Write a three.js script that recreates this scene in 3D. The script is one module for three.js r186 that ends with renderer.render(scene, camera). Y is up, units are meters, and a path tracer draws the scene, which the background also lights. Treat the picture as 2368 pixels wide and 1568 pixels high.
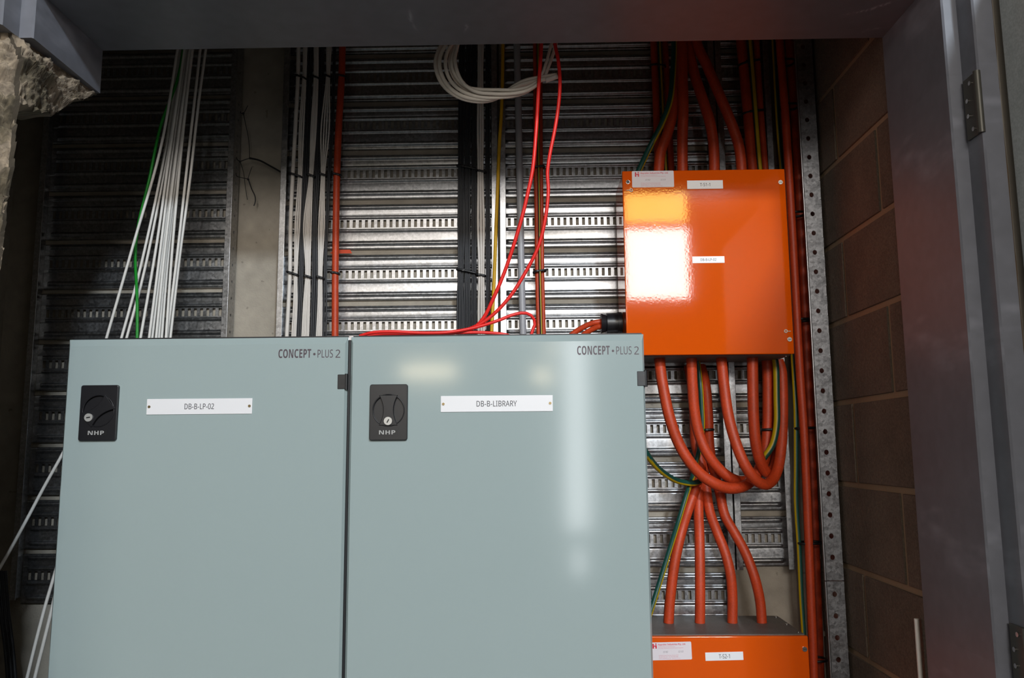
import * as THREE from 'three';
import { RoundedBoxGeometry } from 'three/addons/geometries/RoundedBoxGeometry.js';
import { mergeGeometries } from 'three/addons/utils/BufferGeometryUtils.js';
import { FontLoader } from 'three/addons/loaders/FontLoader.js';
import { TextGeometry } from 'three/addons/geometries/TextGeometry.js';
import { RectAreaLightUniformsLib } from 'three/addons/lights/RectAreaLightUniformsLib.js';

// ------------------------------------------------------------------ camera, light, exposure
const F = 1880, EYE = 1.35, DEG = Math.PI / 180;
const scene = new THREE.Scene();
scene.background = new THREE.Color(0x0a0b0c);
const camera = new THREE.PerspectiveCamera(2 * Math.atan(784 / F) / DEG, 2368 / 1568, 0.05, 60);
camera.rotation.order = 'YXZ';
camera.rotation.set(7.65 * DEG, 1.08 * DEG, -0.42 * DEG);
camera.position.set(0, EYE, 0);
camera.updateMatrixWorld(true);
scene.add(camera);
const renderer = new THREE.WebGLRenderer({ antialias: true });
renderer.toneMapping = THREE.LinearToneMapping;
renderer.toneMappingExposure = 0.98;
renderer.shadowMap.enabled = true;
RectAreaLightUniformsLib.init();
const ROOM_Z = 5;                       // the wall behind the photographer
// glazed openings and lamps of that wall: x0, x1, y0, y1, colour, radiance
const OPENINGS = [
  { name: 'clerestory_window', x0: 1.75, x1: 2.35, y0: 4.42, y1: 4.84, col: [0.80, 0.91, 1.0], L: 560, label: 'small clerestory window with bluish daylight high in the back wall' },
  { name: 'tall_window', x0: 1.10, x1: 1.84, y0: 2.98, y1: 3.82, col: [1.0, 0.96, 0.92], L: 24, label: 'upright white frosted window in the back wall behind the viewer' },
  { name: 'amber_window', x0: 1.10, x1: 1.84, y0: 3.86, y1: 4.24, col: [1.0, 0.66, 0.14], L: 17, label: 'amber glazed pane above the upright white window' },
  { name: 'wide_window', x0: -0.2, x1: 0.92, y0: 2.72, y1: 3.9, col: [1.0, 0.95, 0.89], L: 25, label: 'wide white frosted window in the back wall' },
  { name: 'side_window', x0: -2.6, x1: -0.5, y0: 2.72, y1: 3.9, col: [1.0, 0.90, 0.78], L: 5, label: 'wide dim frosted window left in the back wall' },
  { name: 'low_window', x0: 0.42, x1: 0.58, y0: 0.06, y1: 0.36, col: [0.95, 0.98, 1.0], L: 9, label: 'small frosted pane at the foot of the strip window' },
  { name: 'door_window', x0: 0.36, x1: 0.64, y0: 0.5, y1: 2.6, col: [0.95, 0.98, 1.0], L: 9, label: 'narrow frosted strip window beside the back door' },
];
const SIDE = { z0: -1.0, z1: 1.2, y0: 1.0, y1: 2.8, col: [1.0, 0.97, 0.93], L: 1.9 };
const LAMPS = [
  { x: -1.02, y: 2.14, w: 0.56, h: 0.11, L: 18 }, { x: 0.15, y: 2.08, w: 0.16, h: 0.14, L: 16 }, { x: 0.25, y: 2.36, w: 0.1, h: 0.1, L: 8 },
];

// ------------------------------------------------------------------ measuring: a point of the photograph at a known depth
const V3 = (x, y, z) => new THREE.Vector3(x, y, z);
function ray(px, py) { return V3((px - 1184) / F, -(py - 784) / F, -1).applyQuaternion(camera.quaternion); }
function at(px, py, d) { const v = ray(px, py); return v.multiplyScalar(d / -v.z).add(camera.position); }
function atX(px, py, X) { const v = ray(px, py); return v.multiplyScalar(X / v.x).add(camera.position); }

let seed = 7;
function rnd() { seed = (seed * 1664525 + 1013904223) >>> 0; return seed / 4294967296; }
function hash(x, y, s = 0) { let h = (x * 374761393 + y * 668265263 + s * 974634757) | 0; h = Math.imul(h ^ (h >>> 13), 1274126177); return ((h ^ (h >>> 16)) >>> 0) / 4294967296; }
function vnoise(x, y, p, s) {           // tiling value noise, period p
  const xi = Math.floor(x), yi = Math.floor(y), fx = x - xi, fy = y - yi, u = fx * fx * (3 - 2 * fx), v = fy * fy * (3 - 2 * fy), m = (a) => ((a % p) + p) % p;
  const a = hash(m(xi), m(yi), s), b = hash(m(xi + 1), m(yi), s), c = hash(m(xi), m(yi + 1), s), d = hash(m(xi + 1), m(yi + 1), s);
  return a + (b - a) * u + (c - a) * v + (a - b - c + d) * u * v;
}
function fbm(x, y, p, s, oct = 4) { let t = 0, a = 0.5, n = 0; for (let i = 0; i < oct; i++) { t += a * vnoise(x, y, p, s + i); n += a; x *= 2; y *= 2; p *= 2; a *= 0.5; } return t / n; }
function noise3(x, y, z, s) { return (vnoise(x, y, 4096, s) + vnoise(y + 31.7, z, 4096, s + 5) + vnoise(z + 11.3, x, 4096, s + 9)) / 3; }

// ------------------------------------------------------------------ textures
function dataTex(n, fn, srgb, rep = 1) {
  const a = new Uint8Array(n * n * 4);
  for (let j = 0; j < n; j++) for (let i = 0; i < n; i++) { const c = fn(i / n, j / n), k = (j * n + i) * 4; for (let q = 0; q < 3; q++) a[k + q] = Math.max(0, Math.min(255, Math.round((Array.isArray(c) ? c[q] : c) * 255))); a[k + 3] = 255; }
  const t = new THREE.DataTexture(a, n, n); t.wrapS = t.wrapT = THREE.RepeatWrapping; t.magFilter = t.minFilter = THREE.LinearFilter;
  if (srgb) t.colorSpace = THREE.SRGBColorSpace; t.repeat.set(rep, rep); t.needsUpdate = true; return t;
}
function worley(u, v, n, s) {            // id of the nearest cell
  const x = u * n, y = v * n, xi = Math.floor(x), yi = Math.floor(y); let best = 9, id = 0;
  for (let b = -1; b <= 1; b++) for (let a = -1; a <= 1; a++) {
    const cx = ((xi + a) % n + n) % n, cy = ((yi + b) % n + n) % n, px = xi + a + hash(cx, cy, s), py = yi + b + hash(cx, cy, s + 1), d = (px - x) ** 2 + (py - y) ** 2;
    if (d < best) { best = d; id = hash(cx, cy, s + 2); }
  }
  return id;
}
const spangle = (u, v) => 0.6 * worley(u, v, 40, 3) + 0.4 * worley(u, v, 90, 8);
const TX = {
  zincRough: dataTex(512, (u, v) => { const s = spangle(u, v); return [0, 0.40 + 0.14 * s + 0.12 * fbm(u * 6, v * 6, 6, 20), 1]; }, false, 4),
  zincCol: dataTex(512, (u, v) => { const s = spangle(u, v) * 0.2 + 0.72 + 0.08 * (fbm(u * 5, v * 5, 5, 30) - 0.5); return [s, s, s * 1.01]; }, true, 4),
  peel: dataTex(256, (u, v) => fbm(u * 32, v * 32, 32, 41, 2), false, 8),
  concrete: dataTex(512, (u, v) => { const a = fbm(u * 4, v * 4, 4, 50, 6), b = fbm(u * 40, v * 40, 40, 60, 3), c = 0.69 + 0.16 * (a - 0.5) + 0.10 * (b - 0.5) - (vnoise(u * 60, v * 60, 60, 70) > 0.965 ? 0.12 : 0); return [c, c * 0.965, c * 0.91]; }, true, 0.9),
  block: dataTex(512, (u, v) => { const a = fbm(u * 5, v * 5, 5, 80, 5), b = vnoise(u * 180, v * 180, 180, 90), c = 0.42 + 0.12 * (a - 0.5) + 0.10 * (b - 0.5); return [c, c * 0.89, c * 0.78]; }, true, 2.2),
  rubble: dataTex(512, (u, v) => { const a = fbm(u * 9, v * 9, 9, 100, 6), b = fbm(u * 50, v * 50, 50, 110, 3), t = Math.max(0, Math.min(1, (a - 0.42) * 5)), c = 0.44 + 0.20 * (a - 0.5) + 0.34 * (b - 0.5); return [c + 0.16 * t, c * 0.95 + 0.15 * t, c * 0.84 + 0.16 * t]; }, true, 2.5),
  dust: dataTex(512, (u, v) => { const a = fbm(u * 8, v * 8, 8, 120, 5), b = vnoise(u * 128, v * 128, 128, 130), c = 0.86 + 0.16 * (a - 0.5) + 0.10 * (b - 0.5); return [c, c, c]; }, true, 3),
  scuff: dataTex(512, (u, v) => { const a = fbm(u * 5, v * 14, 5, 140, 5), b = fbm(u * 60, v * 60, 60, 150, 2), c = 0.62 + 0.06 * (a - 0.5) + 0.05 * (b - 0.5) + (a > 0.66 ? 0.8 * (a - 0.66) : 0); return [c, c, c]; }, true, 1),
  fine: dataTex(256, (u, v) => fbm(u * 48, v * 48, 48, 160, 3), false, 6),
};
function mat(hex, rough, o = {}) { return new THREE.MeshStandardMaterial({ color: hex, roughness: rough, metalness: 0, ...o }); }
const M = {
  zinc: new THREE.MeshStandardMaterial({ color: 0xd2d3d4, metalness: 1, roughness: 0.68, roughnessMap: TX.zincRough, map: TX.zincCol, side: THREE.DoubleSide }),
  paint: new THREE.MeshPhysicalMaterial({ color: 0xa2b1b2, roughness: 0.1, bumpMap: TX.peel, bumpScale: 0.000007, specularIntensity: 1 }),
  orange: new THREE.MeshPhysicalMaterial({ color: 0xde5604, roughness: 0.05, bumpMap: TX.peel, bumpScale: 0.000016 }),
  gland: mat(0x77706b, 0.55, { map: TX.dust }),
  orangeCable: mat(0xdb4a1e, 0.5, { map: TX.dust }),
  white: mat(0xd8d2cc, 0.5), whiteWire: mat(0xdcdad6, 0.45), cream: mat(0xe4dcd0, 0.5),
  black: mat(0x17171a, 0.45), darkGrey: mat(0x2a2b2f, 0.5), plastic: mat(0x1c1c20, 0.38), gasket: mat(0x14161b, 0.5),
  red: mat(0xee2a26, 0.4), green: mat(0x128a25, 0.45), yellow: mat(0xd6a400, 0.45), greyPipe: mat(0xa6a6ac, 0.4),
  earth: new THREE.MeshStandardMaterial({ color: 0xffffff, roughness: 0.45, vertexColors: true }),
  frame: mat(0xb2b5c2, 0.45, { map: TX.scuff, bumpMap: TX.peel, bumpScale: 0.00004 }),
  door: mat(0xc4caca, 0.5, { map: TX.dust }),
  concrete: mat(0xe6e2dc, 0.85, { map: TX.concrete, bumpMap: TX.fine, bumpScale: 0.0006 }),
  block: mat(0xffffff, 0.95, { map: TX.block, bumpMap: TX.fine, bumpScale: 0.001 }),
  mortar: mat(0xa08c72, 0.95, { bumpMap: TX.fine, bumpScale: 0.001 }),
  rubble: mat(0xdcd3c6, 0.95, { map: TX.rubble, bumpMap: TX.fine, bumpScale: 0.002 }),
  sealant: mat(0x5a4630, 0.9), chrome: mat(0xd8d8d8, 0.22, { metalness: 1 }), steel: mat(0xa9a9ab, 0.35, { metalness: 1 }), brass: mat(0x8a7a5a, 0.4, { metalness: 0.8 }),
  label: mat(0xf0f0f4, 0.35), sticker: mat(0xe3dbe0, 0.5), ink: mat(0x3a3a40, 0.6), brown: mat(0x4d4048, 0.5), orangeTag: mat(0xd8481c, 0.6),
  plaster: mat(0x8d877f, 0.9), floor: mat(0x4d4843, 0.8), ceiling: mat(0x77736d, 0.9),
};

// ------------------------------------------------------------------ helpers
const ORD = ['first', 'second', 'third', 'fourth', 'fifth', 'sixth', 'seventh', 'eighth', 'ninth', 'tenth'];
const taken = {};
function numbered(n) { const k = taken[n] = (taken[n] ?? -1) + 1; return k ? `${n}_${String(k).padStart(3, '0')}` : n; }
function shade(o) { o.castShadow = o.receiveShadow = true; return o; }
function mesh(name, geo, m, parent) { const o = shade(new THREE.Mesh(geo, m)); o.name = parent ? name : numbered(name); (parent ?? scene).add(o); return o; }
function thing(name, label, category, group, pos) { const g = new THREE.Group(); g.name = numbered(name); g.userData = { label, category }; if (group) g.userData.group = group; if (pos) g.position.copy(pos); scene.add(g); return g; }
function tag(o, label, category, group) { o.userData = { label, category }; if (group) o.userData.group = group; return o; }
function struct(name, geo, m, label) { const o = geo ? mesh(name, geo, m) : new THREE.Group(); if (!geo) { o.name = name; scene.add(o); } o.name = name; o.userData = { kind: 'structure', label: label }; o.userData.category = 'building part'; return o; }
function box(x0, x1, y0, y1, z0, z1, r) {
  const w = x1 - x0, h = y1 - y0, d = z1 - z0, g = r ? new RoundedBoxGeometry(w, h, d, 2, r) : new THREE.BoxGeometry(w, h, d);
  g.translate((x0 + x1) / 2, (y0 + y1) / 2, (z0 + z1) / 2); return boxUV(g);
}
function boxUV(g) {                      // uv in metres from position and normal
  if (g.index) g = g.toNonIndexed();
  const p = g.attributes.position, n = g.attributes.normal, uv = new Float32Array(p.count * 2);
  for (let i = 0; i < p.count; i++) {
    const ax = Math.abs(n.getX(i)), ay = Math.abs(n.getY(i)), az = Math.abs(n.getZ(i));
    uv[2 * i] = az >= ax && az >= ay ? p.getX(i) : ay >= ax ? p.getX(i) : p.getZ(i);
    uv[2 * i + 1] = az >= ax && az >= ay ? p.getY(i) : ay >= ax ? p.getZ(i) : p.getY(i);
  }
  g.setAttribute('uv', new THREE.BufferAttribute(uv, 2)); return g;
}
function cyl(r, h, axis = 'y', seg = 20, r2 = r) { const g = new THREE.CylinderGeometry(r2, r, h, seg); if (axis === 'z') g.rotateX(Math.PI / 2); if (axis === 'x') g.rotateZ(Math.PI / 2); return g; }
function moved(g, x, y, z) { g.translate(x, y, z); return g; }
function toV(p) { return p.isVector3 ? p : at(p[0], p[1], p[2]); }
function tubeGeo(pts, r, o = {}) {
  const c = new THREE.CatmullRomCurve3(pts.map(toV), !!o.closed, 'centripetal'), L = c.getLength(), seg = Math.max(6, Math.min(240, Math.ceil(L / (o.step ?? 0.012)))), rad = o.rad ?? 10;
  const g = new THREE.TubeGeometry(c, seg, r, rad, !!o.closed), uv = g.attributes.uv;
  for (let i = 0; i < uv.count; i++) uv.setXY(i, uv.getX(i) * L, uv.getY(i) * 2 * Math.PI * r);
  if (o.flat) {                          // flatten towards the wall
    const p = g.attributes.position, n = g.attributes.normal; for (let i = 0; i < p.count; i++) { const nx = n.getX(i), nz = n.getZ(i); p.setX(i, p.getX(i) + nx * r * o.flat); }
  }
  if (o.caps) {
    const e = c.getPoint(1), t = c.getTangent(1), cap = new THREE.CircleGeometry(r, rad); cap.lookAt(t); cap.translate(e.x, e.y, e.z); return mergeGeometries([g, cap]);
  }
  return g;
}
const GREEN = new THREE.Color(0x0d443b), YEL = new THREE.Color(0xbe9e00);
function earthGeo(pts, r, lo, hi, axis = 'x') {   // green cable with a yellow flank: sector where the normal's sideways part lies between lo and hi
  const g = tubeGeo(pts, r, { rad: 20 }), n = g.attributes.normal, col = new Float32Array(n.count * 3);
  for (let i = 0; i < n.count; i++) { const s = axis === 'x' ? n.getX(i) : n.getY(i), c = s > lo && s < hi ? YEL : GREEN; col.set([c.r, c.g, c.b], 3 * i); }
  g.setAttribute('color', new THREE.BufferAttribute(col, 3)); return g;
}
function cable(name, pts, r, m, label, group, o) { return tag(mesh(name, tubeGeo(pts, r, o), m), label, o?.cat ?? 'cable', group); }
function up(p, dy) { const v = toV(p).clone(); v.y += dy; return v; }
function lin(px, py, table) { for (let i = 0; i + 1 < table.length; i++) if (py <= table[i + 1][0] || i + 2 === table.length) { const [a, ...A] = table[i], [b, ...B] = table[i + 1], t = Math.max(0, Math.min(1, (py - a) / (b - a))); return A.map((q, k) => q + (B[k] - q) * t); } }

// ------------------------------------------------------------------ the setting
const D_WALL = 2.211, D_TRAY = 2.2, D_REV = 1.62, D_STOP = 1.384, D_ARCH = 1.335;
const LINTEL = (at(1136, 97, D_REV).y + at(600, 115, D_REV).y + at(1700, 94, D_REV).y) / 3;
const XR = (at(2062, 382, D_REV).x + at(2100, 874, D_REV).x + at(2117, 1198, D_REV).x) / 3;
const XL = at(235, 160, D_REV).x;
const XW = XR + 0.012, XLW = -1.46, RC = 2.72, CEIL = 5.1;
console.log('lintel', LINTEL, 'XR', XR, 'XL', XL);
struct('floor', box(-7, 4, -0.1, 0, -2.5, ROOM_Z + 0.2), M.floor, 'grey concrete floor of the room');
struct('ceiling', box(-7, 4, CEIL, CEIL + 0.12, -2.5, ROOM_Z + 0.2), M.ceiling, 'pale ceiling of the room');
struct('wall_back', box(-1.7, XW + 0.2, 0, CEIL, -D_WALL - 0.15, -D_WALL), M.concrete, 'beige concrete wall behind the cable trays');
struct('wall_left', box(XLW - 0.15, XLW, 0, CEIL, -D_WALL, -1.40), M.concrete, 'dark left side wall of the cupboard');
{
  const s = new THREE.Shape([[-1.4, 0], [ROOM_Z, 0], [ROOM_Z, CEIL], [-1.4, CEIL]].map(([x, y]) => new THREE.Vector2(x, y))), w = SIDE;
  s.holes.push(new THREE.Path([[w.z0, w.y0], [w.z0, w.y1], [w.z1, w.y1], [w.z1, w.y0]].map(([x, y]) => new THREE.Vector2(x, y))));
  const g = new THREE.ExtrudeGeometry(s, { depth: 0.1, bevelEnabled: false }); g.rotateY(-Math.PI / 2); g.translate(-7, 0, 0);
  struct('wall_room_left', g, M.plaster, 'left wall of the room behind the viewer');
  const col = new THREE.Color().setRGB(...w.col), o = struct('window_8', null, null, 'frosted window in the left wall of the room');
  mesh('pane', box(-7.08, -7.07, w.y0, w.y1, w.z0, w.z1), mat(0xffffff, 0.6, { emissive: col, emissiveIntensity: w.L * 0.5 }), o);
  const l = new THREE.RectAreaLight(col, w.L, w.z1 - w.z0, w.y1 - w.y0); l.position.set(-7.05, (w.y0 + w.y1) / 2, (w.z0 + w.z1) / 2); l.lookAt(9, l.position.y, l.position.z); scene.add(l);
}
struct('wall_room_right', box(4, 4.1, 0, CEIL, -1.4, ROOM_Z), M.plaster, 'right wall of the room behind the viewer');
// front wall round the opening
struct('wall_front_left', mergeGeometries([box(-7, -1.25, 0, CEIL, -D_REV, -1.36), box(-1.25, XL - 0.0605, at(231, 216, D_REV).y + 0.002, LINTEL + 0.06, -D_REV, -1.36), box(-1.25, -0.93, 0, 0.9, -D_REV + 0.15, -1.36)]), M.plaster, 'plastered wall left of the opening');
struct('wall_front_right', box(XR + 0.06, 4, 0, CEIL, -D_REV, -1.345), M.plaster, 'plastered wall right of the opening');
struct('wall_front_top', box(-1.25, XR + 0.06, LINTEL + 0.06, CEIL, -D_REV, -1.345), M.plaster, 'plastered wall above the steel door head');
// wall behind the viewer, with its openings cut out
{
  const s = new THREE.Shape([[-7, 0], [4, 0], [4, CEIL], [-7, CEIL]].map(([x, y]) => new THREE.Vector2(x, y)));
  for (const w of OPENINGS) s.holes.push(new THREE.Path([[w.x0, w.y0], [w.x0, w.y1], [w.x1, w.y1], [w.x1, w.y0]].map(([x, y]) => new THREE.Vector2(x, y))));
  const g = new THREE.ExtrudeGeometry(s, { depth: 0.2, bevelEnabled: false }); g.translate(0, 0, ROOM_Z);
  struct('wall_room_back', g, M.plaster, 'wall behind the viewer with frosted windows');
  OPENINGS.forEach((w, i) => {
    const col = new THREE.Color().setRGB(...w.col), wd = w.x1 - w.x0, ht = w.y1 - w.y0;
    const pane = mat(0xffffff, 0.6, { emissive: col, emissiveIntensity: Math.min(w.L * 0.15, 4) });
    const g2 = struct(`window_${i + 1}`, null, null, w.label);
    mesh('pane', box(w.x0, w.x1, w.y0, w.y1, ROOM_Z + 0.06, ROOM_Z + 0.07), pane, g2);
    for (const [a, b, c, d] of [[w.x0, w.x0 + 0.02, w.y0, w.y1], [w.x1 - 0.02, w.x1, w.y0, w.y1], [w.x0 + 0.02, w.x1 - 0.02, w.y0, w.y0 + 0.02], [w.x0 + 0.02, w.x1 - 0.02, w.y1 - 0.02, w.y1]]) mesh('window_frame', box(a, b, c, d, ROOM_Z + 0.03, ROOM_Z + 0.06), M.label, g2);
    const l = new THREE.RectAreaLight(col, w.L, wd - 0.04, ht - 0.04); l.position.set((w.x0 + w.x1) / 2, (w.y0 + w.y1) / 2, ROOM_Z + 0.04); l.lookAt(l.position.x, l.position.y, -9); scene.add(l);
  });
  LAMPS.forEach((p, i) => {
    const t = thing('wall_light', ['long warm fluorescent wall light', 'square warm wall light beside the strip window', 'small warm wall light above the square one'][i], 'light', null, V3(p.x, p.y, ROOM_Z));
    mesh('housing', box(-p.w / 2 - 0.02, p.w / 2 + 0.02, -p.h / 2 - 0.02, p.h / 2 + 0.02, -0.05, 0, 0.005), M.label, t);
    const col = new THREE.Color().setRGB(1, 0.83, 0.55);
    mesh('diffuser', box(-p.w / 2, p.w / 2, -p.h / 2, p.h / 2, -0.07, -0.05), mat(0xffffff, 0.5, { emissive: col, emissiveIntensity: 3 }), t);
    const l = new THREE.RectAreaLight(col, p.L, p.w, p.h); l.position.set(p.x, p.y, ROOM_Z - 0.08); l.lookAt(p.x, p.y, -9); scene.add(l);
  });
}
// recess ceiling
struct('ceiling_cupboard', box(XLW, XW, RC, RC + 0.1, -D_WALL, -D_REV), M.concrete, 'dark ceiling inside the cupboard');

// block wall on the right: every block a part
{
  const w = struct('wall_right', null, null, 'brown concrete block side wall of the cupboard');
  mesh('mortar', box(XW + 0.004, XW + 0.2, 0, RC, -D_WALL, -D_REV), M.mortar, w);
  const joints = [[2068, 472, 1911, 575.5], [2085, 683, 1926, 759], [2102, 908.5, 1934, 932], [2113, 1139, 1940.6, 1119], [2122, 1369, 1951, 1307]];
  const ys = joints.map(([a, b, c, d]) => (atX(a, b, XW).y + atX(c, d, XW).y) / 2);
  const pitch = (ys[0] - ys[4]) / 4, y0 = ys.reduce((s, y, i) => s + y + i * pitch, 0) / 5;
  console.log('block courses', ys, pitch);
  const zA = atX(1953, 644, XW).z, zB = atX(2059, 800, XW).z;    // joints of the course under joint 3 and the one below it
  for (let k = -3; k < 9; k++) {
    const yTop = y0 - k * pitch - 0.006, yBot = yTop - pitch + 0.013; if (yBot < 0 || yTop > RC) continue;
    const zj = k % 2 === 0 ? zA : zB;
    for (let q = -3; q < 3; q++) {
      const a = Math.max(zj + q * 2 * pitch + 0.007, -D_WALL), b = Math.min(zj + (q + 1) * 2 * pitch - 0.007, -D_REV); if (b - a < 0.02) continue;
      const g = box(XW, XW + 0.03, yBot, yTop, a, b, 0.002), uv = g.attributes.uv, du = rnd(), dv = rnd();
      for (let i = 0; i < uv.count; i++) uv.setXY(i, uv.getX(i) + du, uv.getY(i) + dv);
      mesh('block', g, M.block, w);
    }
  }
}

// steel door frame: profile (across the opening, depth) extruded along jamb or head
function profile(pts, len) {
  const s = new THREE.Shape(pts.map(([a, b]) => new THREE.Vector2(a, b))), g = new THREE.ExtrudeGeometry(s, { depth: len, bevelEnabled: false }); return g;
}
const PROF = (k) => [[0, -D_REV], [0, -D_STOP - 0.003], [0.003, -D_STOP], [k, -D_STOP], [k, -D_ARCH - 0.003], [k + 0.003, -D_ARCH], [0.06, -D_ARCH], [0.06, -D_REV]];
function jamb(x, sgn, y0, y1) { const g = profile(PROF(0.026).map(([a, b]) => [a, b]), y1 - y0); // shape x -> world x, shape y -> world z, extrusion -> world -y
  g.rotateX(Math.PI / 2); g.scale(sgn, 1, 1); g.translate(x, y1, 0);
  if (sgn < 0) { const ix = g.index; const p = g.toNonIndexed(); const a = p.attributes.position.array; for (let i = 0; i < a.length; i += 9) for (let q = 0; q < 3; q++) { const t = a[i + q]; a[i + q] = a[i + 6 + q]; a[i + 6 + q] = t; } p.computeVertexNormals(); return boxUV(p); }
  return boxUV(g); }
const YSTUB = at(231, 216, D_REV).y;
{
  const h = struct('trim_1', null, null, 'grey steel door head across the top of the opening');
  const g = profile(PROF(0.026), XR + 0.06 - (XL - 0.06));        // shape x -> y, shape y -> z, extrusion -> x
  g.applyMatrix4(new THREE.Matrix4().set(0, 0, 1, 0, 1, 0, 0, 0, 0, 1, 0, 0, 0, 0, 0, 1)); g.translate(XL - 0.06, LINTEL, 0);
  const hm = M.frame.clone(), marks = [[948, 40, 0.1, 1.2], [958, 62, -0.1, 0.7], [1078, 62, 0.25, 1], [1985, 28, 1.2, 1.3], [2035, 14, 0.9, 1.5], [2005, 70, 0.7, 0.8], [2030, 66, 1.3, 0.7]].map(([px, py, a, m]) => { const v = ray(px, py), t = (LINTEL - EYE) / v.y; return [v.x * t, v.z * t, a, m]; });
  hm.map = dataTex(1024, (u, v) => {                    // pale scuff marks where the photograph shows them; one tile is two metres
    const x = u * 2 > 1 ? u * 2 - 2 : u * 2, z = v * 2 - 2; let c = 0.62 + 0.05 * (fbm(u * 90, v * 90, 90, 170, 2) - 0.5) + 0.04 * (fbm(u * 8, v * 8, 8, 180, 4) - 0.5);
    for (const [mx, mz, a, m] of marks) { const dx = x - mx, dz = z - mz; if (Math.abs(dx) > 0.06 || Math.abs(dz) > 0.06) continue; const p = dx * Math.cos(a) - dz * Math.sin(a), q = dx * Math.sin(a) + dz * Math.cos(a), g = Math.exp(-((p / 0.004) ** 2) - (q / (0.018 * m)) ** 2); c += 0.22 * m * g * (vnoise(u * 500, v * 200, 4096, 190) > 0.45 ? 1 : 0.25); }
    return [c, c, c];
  }, true, 0.5);
  mesh('door_head', boxUV(g), hm, h);
  const r = struct('trim_2', null, null, 'grey steel right door jamb with hinges');
  mesh('door_jamb', jamb(XR, 1, 0, LINTEL - 0.0005), M.frame, r);
  for (const [pa, pb] of [[178, 318], [1446, 1600]]) {
    const x = XR + 0.0262, a = at(2245, pa, 1.36).y, b = at(2260, pb, 1.36).y;
    const hg = mesh('hinge', box(x - 0.004, x, b, a, -1.378, -1.343, 0.0015), M.steel, r);
    hg.material = mat(0x5a5852, 0.45, { metalness: 0.6 });
    mesh('hinge_knuckle', moved(cyl(0.006, a - b, 'y'), x - 0.001, (a + b) / 2, -1.338), hg.material, hg);
    for (let i = 0; i < 4; i++) mesh('screw', moved(cyl(0.004, 0.002, 'x', 10), x - 0.005, b + (a - b) * (0.12 + 0.25 * i), -1.358 - (i % 3 ? 0.008 : -0.004)), M.chrome, hg);
  }
  const bead = []; for (let i = 0; i < 60; i++) bead.push(V3(XR + 0.0625 + 0.0015 * (rnd() - 0.5), 0.4 + i * 0.04, -1.3445 + 0.002 * rnd()));
  mesh('sealant_bead', tubeGeo(bead, 0.003, { rad: 6 }), M.sealant, r);
  const l = struct('trim_3', null, null, 'cut-off stub of the grey steel left door jamb');
  mesh('door_jamb', jamb(XL, -1, YSTUB, LINTEL - 0.0005), M.frame, l);
}
// open door leaf hinged on the right jamb
{
  const d = struct('door_1', null, null, 'pale grey cupboard door standing open at the right edge');
  const w = 0.72, g = box(0, 0.036, 0.02, LINTEL - 0.02, 0, w, 0.002); g.rotateY(0.6 * DEG); g.translate(XR + 0.066, 0, -1.325);
  mesh('door_leaf', g, M.door, d);
}
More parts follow.
